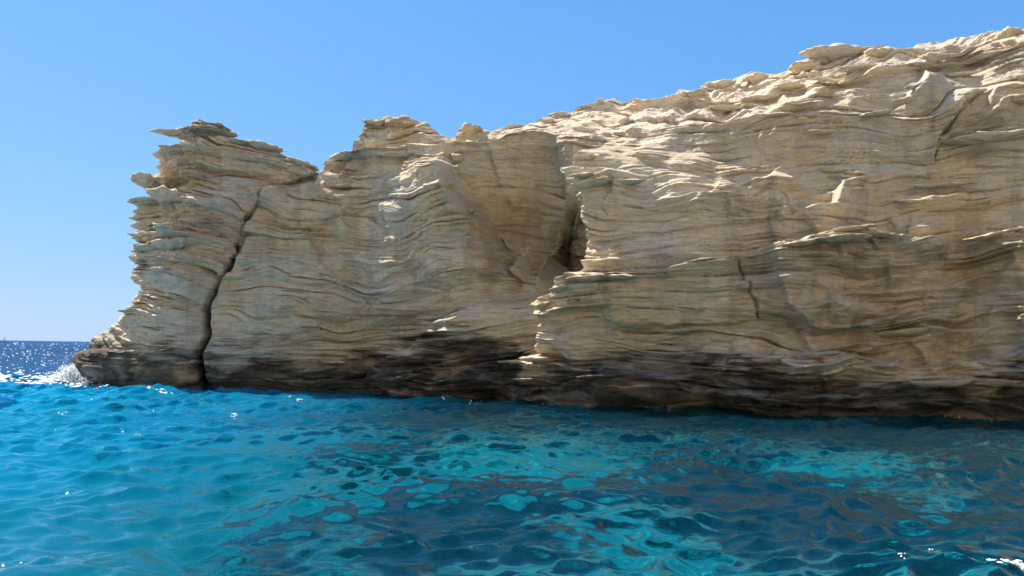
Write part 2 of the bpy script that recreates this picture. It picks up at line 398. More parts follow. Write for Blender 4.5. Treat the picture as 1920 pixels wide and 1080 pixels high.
main_crack = [(588, 335), (560, 345), (508, 358), (502, 385), (468, 432), (455, 480), (438, 505), (415, 545), (392, 582), (398, 632), (388, 665), (388, 745)]
niche = [(1092, 250), (1085, 290), (1065, 350), (1078, 400), (1086, 445), (1078, 515), (1040, 545), (1005, 575), (1000, 625), (985, 672), (975, 700)]
niche = [(a + 62, b_) for a, b_ in niche]      # its rock stands forward and to the left of the wall's base line
D = np.zeros_like(BX)
# joint between the headland and the main wall: the main wall stands proud of the headland's inner face
D += step(main_crack[::-1], 1.1, 4, 150, 0.06, wob=1.6, seed=1)
CRK = slot(main_crack[::-1], 3.0, 5.5, 0.04, wob=1.6, seed=2, grow=1.3)
D += blob(440, 540, 60, 130, -1.0, 0.35)
D += blob(395, 620, 40, 70, -0.5)
D += blob(330, 430, 70, 140, 0.5)
# niche: the right buttress stands far in front of the recess
D += step(niche[::-1], 2.9, 3, 260, 0.10, wob=9, seed=3)
CAVE = slot([(1118, 360), (1136, 395), (1146, 450), (1136, 515), (1112, 540)][::-1], 6.0, 78, 0.12, wob=3, seed=33) + blob(1068, 385, 18, 14, -2.0) + blob(1062, 450, 38, 85, -4.2) + blob(1030, 500, 30, 60, -1.2) + blob(985, 440, 60, 70, -1.0); D += blob(1062, 392, 20, 22, -2.0)
D += blob(985, 430, 75, 110, -3.2); D += blob(1000, 320, 40, 90, -1.3); D += blob(800, 420, 50, 160, 0.5); D += blob(690, 480, 40, 150, -0.4); D += blob(985, 330, 60, 80, -0.4)
D += blob(1020, 470, 18, 90, 1.7, 0.25); D += blob(960, 470, 14, 70, 0.8, 0.3)
D += blob(990, 600, 60, 60, 0.4)
# left flank of the recess
flank = [(845, 275), (858, 330), (880, 385), (905, 430), (928, 478), (950, 540)]
D += step(flank, 2.6, 6, 140, 0.10, seed=4)
D += blob(870, 310, 22, 60, 0.6, -0.15)
D += crack([(905, 425), (930, 478), (952, 535)], 0.7, 5, seed=5)
D += crack([(1048, 300), (1030, 322), (1012, 350)], 0.35, 3, seed=6)
D += step([(930, 240), (905, 262), (925, 330), (940, 420)][::-1], 0.5, 8, 60, 0.2, seed=7)
# diagonal apron low in the middle
D += step([(690, 745), (682, 715), (715, 680), (770, 648), (850, 600), (905, 572), (1000, 560)], 1.5, 5, 120, 0.10, seed=8)
D += blob(740, 640, 90, 35, -0.9, -0.5)
D += blob(560, 700, 160, 40, -0.5)
# headland foot
D += step([(120, 668), (160, 658), (260, 656), (330, 652), (385, 660)], 0.55, 4, 200, 0.05, seed=9)
D += blob(250, 735, 140, 25, -0.6)
# shelf of the right buttress
D += step([(1000, 570), (1040, 540), (1090, 526), (1250, 522), (1310, 505), (1400, 482)], 0.95, 3, 130, 0.12, seed=10)
D += step([(1385, 492), (1420, 470), (1530, 447), (1620, 440), (1700, 456), (1790, 462)], 1.6, 3, 150, 0.10, seed=11)
D += step([(1800, 460), (1870, 442), (1925, 424), (1990, 410)], 1.2, 3, 120, 0.10, seed=12)
D += crack([(1375, 490), (1395, 545), (1418, 592), (1423, 604)], 0.4, 2.5, seed=13)
D += step([(1375, 490), (1395, 545), (1420, 598)][::-1], 0.4, 5, 90, 0.15, seed=14)
D += step([(1180, 622), (1250, 616), (1370, 608), (1425, 596)], -0.45, 4, 45, 0.15, seed=15)
D += step([(1560, 634), (1600, 618), (1650, 592), (1720, 588), (1800, 600)], 1.1, 3, 80, 0.15, seed=16)
D += step([(1330, 650), (1450, 672), (1560, 660), (1700, 690), (1850, 668), (1960, 640)], 0.8, 4, 90, 0.1, seed=17)
D += step([(870, 690), (905, 684), (970, 676), (1040, 664), (1130, 690), (1300, 700)], 1.2, 3, 120, 0.08, seed=18)
D += step([(950, 716), (1000, 708), (1060, 712), (1120, 704)], 0.35, 3, 60, 0.15, seed=19)
D += blob(920, 735, 45, 14, -1.6)
D += blob(1500, 772, 420, 14, -0.5)
# upper right joints and ledges
D += crack([(1850, 165), (1800, 205), (1755, 265), (1752, 315)], 0.35, 2.5, seed=20)
D += step([(1850, 165), (1800, 205), (1755, 265), (1752, 330)], 0.45, 4, 90, 0.15, seed=21)
D += step([(1790, 262), (1830, 256), (1900, 250), (1990, 240)], 0.5, 3, 30, 0.1, seed=22)
D += step([(1735, 95), (1728, 150), (1690, 210)][::-1], 0.95, 5, 90, 0.15, seed=23)
D += step([(1550, 318), (1562, 350), (1545, 390), (1480, 400), (1470, 420)][::-1], 1.0, 4, 70, 0.2, seed=24)
D += step([(1690, 355), (1740, 352), (1830, 346), (1850, 335)], 0.7, 3, 50, 0.15, seed=25)
D += step([(1660, 385), (1700, 380), (1750, 382)], 0.3, 3, 40, 0.2, seed=26)
D += crack([(1452, 362), (1470, 382), (1472, 410), (1430, 420)], 0.15, 2.2, seed=27)
D += step([(1070, 360), (1110, 345), (1180, 340), (1250, 345)], 0.75, 3, 60, 0.15, seed=28)
D += step([(1075, 385), (1200, 372), (1290, 388)], -0.2, 3, 40, 0.2, seed=29)
D += step([(680, 268), (640, 330), (612, 372)], -0.35, 6, 60, 0.15, seed=30)
D += step([(600, 330), (590, 352), (585, 380)][::-1], 0.4, 5, 50, 0.15, seed=31)

# weathered lips that run out along the beds
lr = random.Random(77)
for (u0, u1, v0, v1, n_, a0, a1) in ((1150, 1930, 470, 745, 34, 0.25, 0.75), (420, 900, 340, 700, 18, 0.15, 0.45), (1280, 1900, 140, 430, 16, 0.2, 0.6), (690, 1010, 570, 735, 12, 0.25, 0.6), (250, 480, 290, 640, 10, 0.2, 0.5)):
    for k in range(n_):
        cu, cv = lr.uniform(u0, u1), lr.uniform(v0, v1); ln = lr.uniform(70, 240); sl = lr.gauss(-0.04, 0.13); bow = lr.uniform(-0.10, 0.10) * ln
        D += step([(cu + t * ln, cv + t * ln * sl + bow * (t * t * 4 - 0.5)) for t in (-0.5, -0.25, 0, 0.25, 0.5)], lr.uniform(a0, a1), 2.5, lr.uniform(12, 42), 0.3, wob=5, seed=100 + lr.randrange(60))

for (u0, u1, v0, v1, n_) in ((620, 880, 260, 560, 7), (1130, 1900, 190, 470, 13), (1150, 1900, 480, 700, 10)):
    for k in range(n_):                                  # short upright joints with the rock beyond standing forward
        cu, cv = lr.uniform(u0, u1), lr.uniform(v0, v1); ln = lr.uniform(50, 130); sl = lr.gauss(0.15, 0.35)
        D += step([(cu - t * ln * sl + lr.uniform(-6, 6), cv + t * ln) for t in (0.5, 0.2, -0.15, -0.5)], lr.uniform(0.25, 0.65), 2.5, lr.uniform(25, 90), 0.3, wob=9, seed=160 + k)
D += 0.55 * fbm(BX * 0.22, BY * 0.22, BZ * 0.13, 2, 140) * (U > 420)

# --- bedding: hard beds stand out with a sharp upper lip, soft ones weather back
rough_pts = [(240, 450, 2.6), (275, 340, 2.6), (330, 260, 2.2), (220, 560, 2.2), (170, 640, 0.8), (150, 700, 0.5), (220, 700, 0.7), (340, 450, 1.3), (450, 350, 1.0), (450, 600, 0.8), (620, 320, 1.6), (690, 250, 1.5), (760, 330, 1.0), (700, 500, 1.0), (560, 520, 1.0), (870, 300, 1.2), (960, 300, 0.6), (980, 470, 1.2), (930, 400, 1.1), (1090, 290, 1.5), (1082, 450, 1.2), (1250, 300, 0.40), (1250, 430, 0.45), (1450, 300, 0.45), (1500, 420, 0.7), (1350, 190, 1.6), (1550, 170, 1.6), (1700, 200, 1.0), (1850, 130, 1.2), (1850, 300, 0.7), (1600, 330, 0.7), (1700, 400, 0.7), (1200, 570, 1.2), (1450, 560, 1.2), (1600, 530, 1.6), (1800, 520, 1.6), (1700, 650, 1.7), (1500, 650, 1.5), (1300, 680, 1.6), (1880, 640, 1.6), (1000, 700, 2.0), (800, 700, 1.7), (870, 620, 1.3), (1450, 720, 2.0), (500, 700, 1.3), (1150, 220, 1.1), (1700, 740, 2.0), (2100, 400, 1.0), (60, 400, 1.3)]
num = np.zeros_like(BX); den = np.full_like(BX, 1e-6)
for a, b_, v in rough_pts:
    w = 1.0 / (((U - a) / 1.0) ** 2 + ((V - b_) / 0.8) ** 2 + 900) ** 1.4
    num += w * v; den += w
AMP = num / den
# dip of the beds along the wall
sdm, _ = signed_dist(U, V, [(600, -200), (598, 330)] + main_crack[1:] + [(388, 1100)])
dip = np.interp(U, [0, 300, 700, 900, 1100, 1350, 1600, 1900, 2400], [0.0, 0.3, -0.2, -0.4, 0.0, 0.6, 0.0, -0.5, -1.0])
dip = dip + sstep(-6, 6, sdm) * np.clip((U - 150) / 230, 0, 2) * 2.2
s2 = np.repeat(sv[None], NROW, 0)
warp = 1.25 * fbm(BX * 0.11, BY * 0.11, BZ * 0.20, 3, 3) + 0.07 * perlin(BX * 0.5, BY * 0.5, BZ * 0.6, 4)
w0 = BZ + dip * np.clip(BZ / 8, 0.2, 1.2) + warp
def beds(w, thick, seed, lat):
    q = w / thick; q = q + 0.55 * perlin(q * 0.55, s2 * 0.015, seed * 1.7, 11 + seed)
    k = np.floor(q); p = q - k
    shift = 3.0 * hash01(k, seed)
    r = perlin(s2 * lat + shift * 31.0, k * 7.77 + 0.37, 0.5 + 0 * k, 21 + seed) + 0.45 * perlin(s2 * lat * 4.1 + shift * 13, k * 5.31 + 0.2, 0.7 + 0 * k, 23 + seed)
    lev = (hash01(k, seed + 2) - 0.45) * 1.1 + 0.8 * r
    prof = np.where(p < 0.86, (p / 0.86) ** 2.0, (1 - p) / 0.14)
    part = np.exp(-(np.minimum(p, 1 - p) * thick / 0.035) ** 2) * sstep(0.0, 0.5, perlin(s2 * 0.45 + k * 3.3, k * 2.7 + 0.4, 0.3 + 0 * k, 27 + seed))
    return lev, prof, part
l0, p0, g0 = beds(w0, 2.1, 4, 0.11)
l1, p1, g1 = beds(w0, 0.85, 1, 0.22)
l2, p2, g2 = beds(w0 + 0.022 * perlin(s2 * 0.9, BZ, 0.1, 8), 0.34, 2, 0.35)
l3, p3, g3 = beds(w0 + 0.012 * perlin(s2 * 1.9, BZ * 2, 0.1, 9), 0.135, 3, 0.6)
gate = 0.30 + 1.15 * sstep(-0.35, 0.45, fbm(BX * 0.28, BY * 0.28, w0 * 0.8, 3, 33))
S = 0.62 * np.clip(l0, -0.3, 1.5) * p0 ** 1.5 + 0.34 * l1 * (0.35 + 0.65 * p1) + gate * (0.28 * np.clip(l2, -0.2, 2) * p2 + 0.085 * np.clip(l3, -0.3, 2) * p3)
S = S - 0.30 * g0 - 0.26 * g1 - 0.20 * gate * g2            # open partings between the beds
tone = np.clip(0.5 + 0.35 * l1 * p1 + 0.30 * l2 + 0.25 * l3, 0, 1)
# knobs and teeth where the rock is rough
teeth = np.clip(perlin(s2 * 1.3, w0 * 3.4, BY * 0.3, 30) - 0.12, 0, 1) * np.clip(AMP - 0.8, 0, 1.3)
rel = fbm(BX * 0.35, BY * 0.35, BZ * 0.30, 3, 50) * 0.48 + fbm(BX * 1.2, BY * 1.2, BZ * 2.2, 3, 52) * 0.10
FORM = D * (1 - 0.75 * slope)                    # joints, ledges and recesses stand straight out of the wall
D = rel * (0.5 + 0.5 * AMP) + 0.03 * fbm(BX * 5, BY * 5, BZ * 11, 2, 54)
# top: stepped rough slope
D = np.where(slope > 0.9, D * 0.9 - 0.20 * np.abs(perlin(BX * 0.8, BY * 0.8, BZ * 2.0, 56)) - 0.05 * np.abs(perlin(BX * 2.7, BY * 2.7, BZ * 5.0, 57)) + 0.08, D)
# undercut at the waterline
D -= 0.45 * np.exp(-((BZ - 0.1) / 0.35) ** 2) * (0.6 + 0.5 * perlin(s2 * 0.3, 0.3, 0.3, 70))
fade_end = sstep(0, 30, np.arange(NCOL))[None]
SH = FORM + AMP * S * 1.2 + 0.55 * teeth                 # the beds weather straight out of the wall, also on the slope
P = np.stack([BX + DX * D + NX[None] * SH + 0.36 * CRK, BY + DY * D + NY[None] * SH - CAVE - 0.93 * CRK, BZ + DZ * D], -1)
# lips sag a little
P[..., 2] -= 0.10 * np.clip(S * AMP, 0, 0.6) * (1 - slope)
FU, FV = project(P[..., 0], P[..., 1], P[..., 2])

# --- weathering of the rock, with recess shade painted into some blobs
tide_line = [(0, 640), (150, 632), (200, 640), (300, 650), (390, 655), (480, 668), (560, 672), (680, 655), (770, 642), (850, 628), (930, 622), (985, 650), (1010, 690), (1150, 672), (1280, 650), (1400, 672), (1500, 700), (1650, 722), (1800, 708), (1920, 672), (2400, 680), (3000, 690)]
tl_ = np.interp(U, *zip(*tide_line)); tide = sstep(-62, 62, V - tl_ - 8)
tide = np.where(front_side, tide, sstep(2.6, 0.8, BZ))
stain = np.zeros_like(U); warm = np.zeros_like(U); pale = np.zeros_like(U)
for a, b_, rx, ry, v in [(395, 420, 40, 18, 0.8), (410, 330, 20, 8, 0.7), (350, 240, 80, 12, 0.75), (480, 640, 120, 25, 0.7), (530, 585, 30, 10, 0.6), (1580, 490, 30, 30, 0.6), (1740, 480, 30, 18, 0.6), (1820, 545, 60, 20, 0.6), (1830, 110, 70, 22, 0.7), (1860, 255, 70, 10, 0.8), (1650, 600, 70, 14, 0.55), (1250, 620, 90, 12, 0.6), (870, 430, 35, 50, 0.45), (930, 500, 35, 60, 0.5), (975, 420, 40, 50, 0.3), (740, 240, 60, 8, 0.5), (480, 480, 25, 60, 0.35), (1430, 510, 60, 20, 0.4), (1070, 385, 14, 16, 0.8), (1062, 450, 22, 60, 0.45), (1900, 600, 25, 40, 0.6), (1560, 470, 100, 10, 0.5), (1180, 290, 30, 12, 0.5), (850, 600, 60, 25, 0.6)]:  # alcove and niche blobs paint in recess shade as well as damp
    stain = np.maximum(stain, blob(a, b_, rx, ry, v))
for a, b_, rx, ry, v in [(780, 480, 40, 70, 0.5), (930, 410, 60, 70, 0.9), (980, 480, 50, 60, 0.6), (1090, 495, 50, 30, 0.5), (560, 470, 200, 110, 0.4), (650, 610, 220, 60, 0.6), (440, 560, 60, 90, 0.5), (1700, 620, 240, 90, 0.7), (1500, 600, 160, 70, 0.6), (1200, 600, 140, 70, 0.6), (1750, 690, 120, 25, 0.6), (245, 470, 30, 40, 0.45), (1800, 470, 140, 70, 0.5), (1600, 500, 150, 40, 0.35), (560, 300, 50, 25, 0.4), (1870, 220, 60, 20, 0.3)]:  # the alcove blobs add damp brown and painted shade
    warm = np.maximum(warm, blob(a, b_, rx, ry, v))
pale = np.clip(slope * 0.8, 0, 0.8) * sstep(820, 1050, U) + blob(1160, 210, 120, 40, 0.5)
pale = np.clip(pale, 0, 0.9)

cliff = link('cliff', None, None, kind='structure', label='pale layered limestone sea cliff dropping to the water', category='cliff')
cliff.location = (0, 0, 0)
left_part = (sdm > 0) | ~front_side
sdn, _ = signed_dist(U, V, [(1100, -300)] + niche + [(975, 1100)])
right_part = (sdn < 0) & front_side & ~left_part
pid = np.where(left_part, 0, np.where(right_part, 2, 1))
fid = pid[:-1, :-1]
secs = {}
for k, nm, lab in ((0, 'headland', 'serrated headland split off by a deep dark joint'), (1, 'recessed_wall', 'wall between the deep joint and the dark niche'), (2, 'buttress_wall', 'tall wall standing forward beyond the niche')):
    me, used = mesh_grid(nm, P, fid == k)
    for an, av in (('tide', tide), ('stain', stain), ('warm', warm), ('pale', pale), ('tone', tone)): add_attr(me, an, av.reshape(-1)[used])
    secs[k] = link(nm, me, ROCK, cliff, label=lab)

# unseen pale slope added behind the camera to bounce warm sunlight onto the cliff
hx_, hy_ = np.meshgrid(np.linspace(-190, 190, 150), np.linspace(-14, -140, 90))
rise = np.minimum((-14 - hy_) * 1.05, 75 + 0.15 * (-14 - hy_)) * sstep(200, 120, np.abs(hx_)) - 3
hz_ = rise + 5 * fbm(hx_ * 0.03, hy_ * 0.03, 0.2, 4, 120) + 0.8 * fbm(hx_ * 0.2, hy_ * 0.2, 0.2, 3, 124)
me, used = mesh_grid('bounce_slope', np.stack([hx_, hy_, hz_], -1)[::-1])
for an, v in (('tide', 0.0), ('stain', 0.0), ('warm', 0.1), ('pale', 0.95), ('tone', 0.6)): add_attr(me, an, np.full(len(me.vertices), v))
link('bounce_slope', me, ROCK, kind='structure', label='unseen pale slope added to bounce warm light onto the cliff', category='bounce_slope')

# ------------------------------------------------------------------ rock slabs that jut from the wall and the crest
_fu = FU[:NW + NS].ravel(); _fv = FV[:NW + NS].ravel(); _P = P[:NW + NS].reshape(-1, 3); _pid = pid[:NW + NS].ravel()
_ok = np.repeat((~hide)[None], NW + NS, 0).ravel()
_nx = np.repeat(NX[None], NW + NS, 0).ravel(); _ny = np.repeat(NY[None], NW + NS, 0).ravel()
_t = {k: v[:NW + NS].ravel() for k, v in (('tide', tide), ('stain', stain), ('warm', warm), ('pale', pale), ('tone', tone))}
def wall_at(px_, py_):
    d = (_fu - px_) ** 2 + (_fv - py_) ** 2 + (~_ok) * 1e9
    near = np.where(d < max(d.min() * 1.0 + 25, 25))[0]
    i = near[np.argmin(_P[near, 1])]
    return i
def slab_mesh(name, L, Dp, T, seed, point=0.0, droop=0.0):
    """flat weathered slab: L along the wall, Dp outward, T thick; thin at its outer rim"""
    nA, nR = 34, 6
    vs, fs = [], []
    a = np.linspace(0, 2 * math.pi, nA, endpoint=False)
    rr = 1 + 0.22 * perlin(np.cos(a) * 1.6, np.sin(a) * 1.6, seed * 0.37, 80) * 1.6 + 0.25 * perlin(np.cos(a) * 4, np.sin(a) * 4, seed * 0.77, 81)
    ex = np.cos(a); ey = np.sin(a)
    ex = np.sign(ex) * np.abs(ex) ** 0.75; ey = np.sign(ey) * np.abs(ey) ** 0.75
    if point: rr = rr * (1 - 0.55 * point * np.abs(ey) * (ex < 0))
    rings = [(0.40, 0.52), (0.78, 0.46), (0.97, 0.38), (1.0, 0.26), (0.90, 0.04), (0.68, -0.26), (0.40, -0.52)]
    vs.append((0, 0, 0.52 * T))
    for f_, h_ in rings:
        for i in range(nA):
            x = ex[i] * rr[i] * f_ * L * 0.5; y = ey[i] * rr[i] * f_ * Dp * 0.5
            z = h_ * T * (1 + 0.35 * perlin(x * 1.7 / max(L, .4), y * 2.5 / max(Dp, .4), seed + h_, 82)) + 0.30 * T * perlin(x * 3.1, y * 3.1, seed + f_ * 3, 83) + 0.18 * T * perlin(x * 8, y * 8, seed + f_ * 7, 84)
            if point and x < 0: z = z * (1 - 0.6 * point * (-x / (0.5 * L)))
            z -= droop * max(0, -y) * 0.3
            vs.append((x, y, z))
    vs.append((0, 0, -0.52 * T))
    for i in range(nA): fs.append((0, 1 + i, 1 + (i + 1) % nA))
    for k in range(len(rings) - 1):
        for i in range(nA):
            j = (i + 1) % nA; b0 = 1 + k * nA; b1 = b0 + nA
            fs.append((b0 + i, b1 + i, b1 + j, b0 + j))
    last = 1 + (len(rings) - 1) * nA
    for i in range(nA): fs.append((last + i, len(vs) - 1, last + (i + 1) % nA))
    me = bpy.data.meshes.new(name); me.from_pydata([tuple(map(float, v)) for v in vs], [], fs)
    me.polygons.foreach_set('use_smooth', np.ones(len(fs), bool)); me.update()
    return me
def slab(px_, py_, L, Dp, T, seed, name='rock_slab', tilt=0.0, out=0.25, pitch=0.0, point=0.0, label=None, stain_=None, face=None, pale_=None):
    i = wall_at(px_, py_); q = _P[i]; n = np.array([_nx[i], _ny[i]])
    if face is not None: n = np.array([math.sin(face), -math.cos(face)])
    me = slab_mesh(name, L, Dp, T, seed, point)
    for an in _t:
        v = _t[an][i]
        if an == 'stain' and stain_ is not None: v = stain_
        if an == 'pale' and pale_ is not None: v = pale_
        add_attr(me, an, np.full(len(me.vertices), v))
    o = link(name, me, ROCK, secs[int(_pid[i])])
    o.location = (q[0] + n[0] * (out - 0.5 * 0) * 1.0 , q[1] + n[1] * out, q[2])
    o.rotation_euler = (pitch, tilt, math.atan2(n[0], -n[1]))
    if label: o['label'] = label
    return o

# crest slabs
slab(330, 252, 3.3, 1.7, 0.42, 1, 'cap_slab', tilt=0.06, out=-0.3, point=0.9, label='thin pointed slab jutting left from the headland top', stain_=0.45, face=0.0)
slab(380, 243, 2.7, 2.0, 0.50, 2, 'cap_slab', tilt=0.05, out=-0.5, label='dark cap slab on top of the headland', stain_=0.8, face=0.0)
slab(388, 236, 1.9, 1.5, 0.30, 3, 'cap_slab', tilt=0.12, out=-0.6, stain_=0.7, face=0.0)
slab(495, 273, 2.1, 1.5, 0.32, 4, 'cap_slab', tilt=0.16, out=-0.2, label='flat slab tilted on the headland crest', face=0.0)
slab(448, 268, 1.0, 1.0, 0.22, 5, 'cap_slab', tilt=0.1, out=-0.2, stain_=0.5, face=0.0)
slab(565, 303, 1.7, 1.4, 0.35, 6, 'cap_slab', tilt=0.3, out=-0.2, face=0.0)
slab(636, 292, 1.3, 1.2, 0.32, 7, tilt=-0.1, out=-0.1, face=0.0, point=0.5)
slab(616, 308, 0.9, 0.9, 0.28, 8, tilt=-0.15, out=-0.1, face=0.0, point=0.5)
slab(700, 236, 1.3, 1.2, 0.28, 9, tilt=0.05, out=-0.1, face=0.0)
slab(745, 231, 2.0, 1.3, 0.28, 10, tilt=0.06, out=-0.2, face=0.0, stain_=0.5)
slab(880, 243, 1.1, 1.2, 0.45, 11, tilt=0.1, out=-0.1, face=0.0)
slab(1556, 103, 3.0, 1.9, 0.5, 12, 'overhang_slab', tilt=0.06, out=-0.1, point=0.7, label='pointed slab overhanging to the left on the skyline', face=0.0, pale_=0.6)
slab(1505, 124, 1.5, 1.2, 0.45, 13, out=-0.2, face=0.0, pale_=0.6, point=0.5)
slab(1345, 157, 1.8, 1.3, 0.42, 14, out=-0.2, face=0.0, pale_=0.6, point=0.6)
slab(1298, 174, 1.5, 1.2, 0.36, 15, out=-0.2, face=0.0, pale_=0.6, point=0.6)
slab(1420, 144, 1.2, 1.0, 0.40, 16, out=-0.2, face=0.0)
slab(1052, 211, 1.3, 1.0, 0.34, 17, out=-0.3, face=0.0, pale_=0.5)
slab(1650, 96, 1.5, 1.1, 0.40, 18, out=-0.2, face=0.0)
slab(1897, 60, 1.1, 1.0, 0.45, 19, out=-0.2, face=0.0, pale_=0.6)
# ledges on the faces
for k, (a, b_, L, Dp, T, tilt) in enumerate([(1860, 256, 3.2, 1.0, 0.30, -0.06), (1912, 186, 1.4, 0.8, 0.25, 0.0), (1575, 446, 1.9, 0.9, 0.22, -0.06), (1640, 440, 1.7, 0.8, 0.2, 0.1), (1505, 458, 1.6, 0.8, 0.18, -0.12), (1600, 430, 1.4, 0.6, 0.16, -0.1), (1860, 444, 1.8, 0.7, 0.2, -0.2), (1570, 318, 1.3, 0.5, 0.12, 0.05), (1600, 322, 1.0, 0.45, 0.1, 0.1), (1770, 352, 2.2, 0.5, 0.13, -0.03), (1710, 382, 1.4, 0.45, 0.13, 0.0), (1540, 250, 1.3, 0.5, 0.13, 0.0), (1690, 620, 2.8, 0.8, 0.25, -0.1), (1640, 606, 1.8, 0.7, 0.22, -0.25), (1100, 527, 1.8, 0.8, 0.22, -0.02), (1160, 524, 1.5, 0.7, 0.18, 0.05), (1050, 545, 1.1, 0.6, 0.16, -0.2), (1015, 574, 0.8, 0.5, 0.15, -0.3), (1110, 348, 1.7, 0.8, 0.2, -0.08), (1090, 330, 0.9, 0.6, 0.16, 0.0), (1180, 340, 1.5, 0.6, 0.15, 0.05), (1095, 300, 0.9, 0.5, 0.15, 0.0), (960, 680, 1.7, 0.5, 0.16, -0.06), (905, 688, 1.5, 0.45, 0.14, -0.05), (1000, 672, 1.4, 0.5, 0.2, -0.03), (985, 712, 1.5, 0.5, 0.12, -0.06), (1060, 706, 1.2, 0.5, 0.12, -0.06), (1270, 618, 2.0, 0.6, 0.2, -0.05), (1450, 670, 1.8, 0.6, 0.2, -0.05), (1540, 660, 1.5, 0.6, 0.18, -0.1), (645, 352, 1.3, 0.5, 0.12, -0.1), (680, 330, 1.6, 0.5, 0.1, 0.0), (860, 300, 0.7, 0.5, 0.3, 0.2), (885, 395, 0.6, 0.5, 0.25, 0.2), (845, 345, 0.6, 0.4, 0.15, -0.2), (1700, 190, 1.3, 0.6, 0.16, -0.1), (1715, 160, 1.0, 0.5, 0.15, -0.2), (1640, 215, 1.2, 0.5, 0.14, -0.1), (1790, 140, 1.4, 0.5, 0.14, -0.05), (1480, 160, 1.2, 0.6, 0.2, 0.0), (1420, 185, 1.6, 0.6, 0.18, -0.05), (1360, 200, 1.5, 0.6, 0.16, 0.05), (1600, 130, 1.6, 0.6, 0.18, -0.03)]):
    slab(a, b_, L, Dp, T, 100 + k, 'ledge', tilt=tilt, out=0.05)
fr = random.Random(12)
for k in range(30):
    a = fr.uniform(420, 1900); w_ = np.interp(a, [390, 960, 1920], [735, 752, 790])
    slab(a, w_ - fr.uniform(12, 75), fr.uniform(0.9, 2.6), fr.uniform(0.5, 0.9), fr.uniform(0.15, 0.34), 300 + k, 'ledge', tilt=fr.gauss(-0.03, 0.08), out=fr.uniform(-0.12, 0.1))
# teeth on the headland's seaward edge
rnd = random.Random(5)
for k, (a, b_) in enumerate([(345, 272), (328, 283), (312, 300), (296, 314), (280, 318), (262, 334), (252, 350), (252, 384), (256, 396), (250, 418), (262, 430), (240, 444), (236, 462), (222, 472), (246, 482), (232, 496), (240, 512), (226, 534), (240, 548), (232, 566), (214, 584), (206, 598), (190, 610), (180, 622), (166, 636), (160, 650), (290, 345), (305, 365), (322, 330), (318, 405), (300, 428), (330, 445), (310, 460), (280, 470), (322, 495), (290, 500), (270, 445), (345, 300), (335, 350)]):
    big = rnd.random() ** 2
    if k % 3 == 1 or a < 262: continue
    slab(a + rnd.uniform(2, 9), b_ + rnd.uniform(-4, 4), 1.0 + 1.4 * big, 1.3 + 0.5 * big, 0.34 + 0.40 * big, 200 + k, 'ledge', tilt=rnd.uniform(-0.12, 0.18), out=rnd.uniform(-0.85, -0.40), pitch=rnd.uniform(-0.15, 0.1))

for k in range(16):
    a = rnd.uniform(880, 1910); b_ = np.interp(a, *zip(*skyline)) + rnd.uniform(-4, 1) + (rnd.random() ** 2) * 60
    q = rnd.random() ** 2
    slab(a, b_, 0.22 + 0.7 * q, 0.25 + 0.5 * q, 0.14 + 0.28 * q, 400 + k, 'loose_rock', tilt=rnd.uniform(-0.3, 0.3), out=rnd.uniform(-0.1, 0.05), pitch=rnd.uniform(-0.3, 0.3), face=rnd.uniform(-1.5, 1.5))

# ------------------------------------------------------------------ seabed
gx = np.concatenate([-np.geomspace(3000, 62, 24), np.linspace(-60, 45, 300), np.geomspace(47, 3000, 22)])
gy = np.concatenate([[-60, -30, -15], np.linspace(-6, 62, 230), np.geomspace(64, 9000, 26)])
GX, GY = np.meshgrid(gx, gy)
def sea_depth(x, y):
    return 3.6 + 2.0 * sstep(-2, -12, x) + 5.0 * sstep(-14, -34, x) + 5 * sstep(40, 70, y) - 0.9 * sstep(4, 20, x) + 6 * sstep(60, 200, np.hypot(x, y))
depth = sea_depth(GX, GY)
def on_bed(px_, py_, dep=3.8):
    d = np.array(ray(px_, py_), float); d /= np.linalg.norm(d); t = -CAM_H / d[2]
    hit = np.array([0, 0, CAM_H]) + d * t; ci = -d[2]; eta = 1 / 1.333
    k = math.sqrt(1 - eta * eta * (1 - ci * ci)); r = eta * d + (eta * ci - k) * np.array([0, 0, 1.0])
    return hit + r * (dep / -r[2])
reef_shade = np.full_like(GX, 0.0)
def patch(a, b_, rx, ry, v):
    global reef_shade
    q = on_bed(a, b_); sx = abs(on_bed(a + rx, b_)[0] - q[0]); sy = abs(on_bed(a, b_ - ry)[1] - q[1]) + 0.2
    reef_shade = reef_shade + v * np.exp(-((GX - q[0]) / sx) ** 2 - ((GY - q[1]) / sy) ** 2)
reef_shade = 0.55 * sstep(-8.5, -3, GX)
for a, b_, rx, ry, v in [(680, 835, 190, 22, 0.7), (930, 900, 200, 30, 0.7), (760, 950, 230, 40, 0.7), (830, 1020, 300, 50, 0.6), (1380, 900, 170, 60, 0.6), (1780, 880, 220, 60, 0.5), (1400, 960, 200, 50, 0.5), (1250, 780, 700, 10, 0.8), (1550, 1000, 300, 40, 0.5), (1750, 800, 250, 12, 0.6), (520, 762, 330, 12, 0.9)]:  # strip along the left cliff foot paints its shadow in as dark seabed
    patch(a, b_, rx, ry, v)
for a, b_, rx, ry, v in [(950, 848, 190, 22, -1.3), (1580, 855, 150, 20, -0.75), (1720, 930, 110, 20, -0.5), (1240, 985, 170, 36, -1.0), (640, 880, 110, 30, -0.9), (660, 1000, 80, 40, -0.9), (1080, 940, 120, 22, -0.8), (1560, 1065, 260, 26, -0.8), (980, 1075, 180, 20, -0.9), (1850, 1060, 120, 25, -0.6)]:
    patch(a, b_, rx, ry, v)
reef_shade = np.clip(reef_shade, -0.3, 1.2)
bedz = -depth + 0.35 * fbm(GX * 0.15, GY * 0.15, 0.3, 3, 90) + np.clip(reef_shade, 0, 1) * (0.35 + 0.35 * fbm(GX * 0.6, GY * 0.6, 0.7, 3, 92))
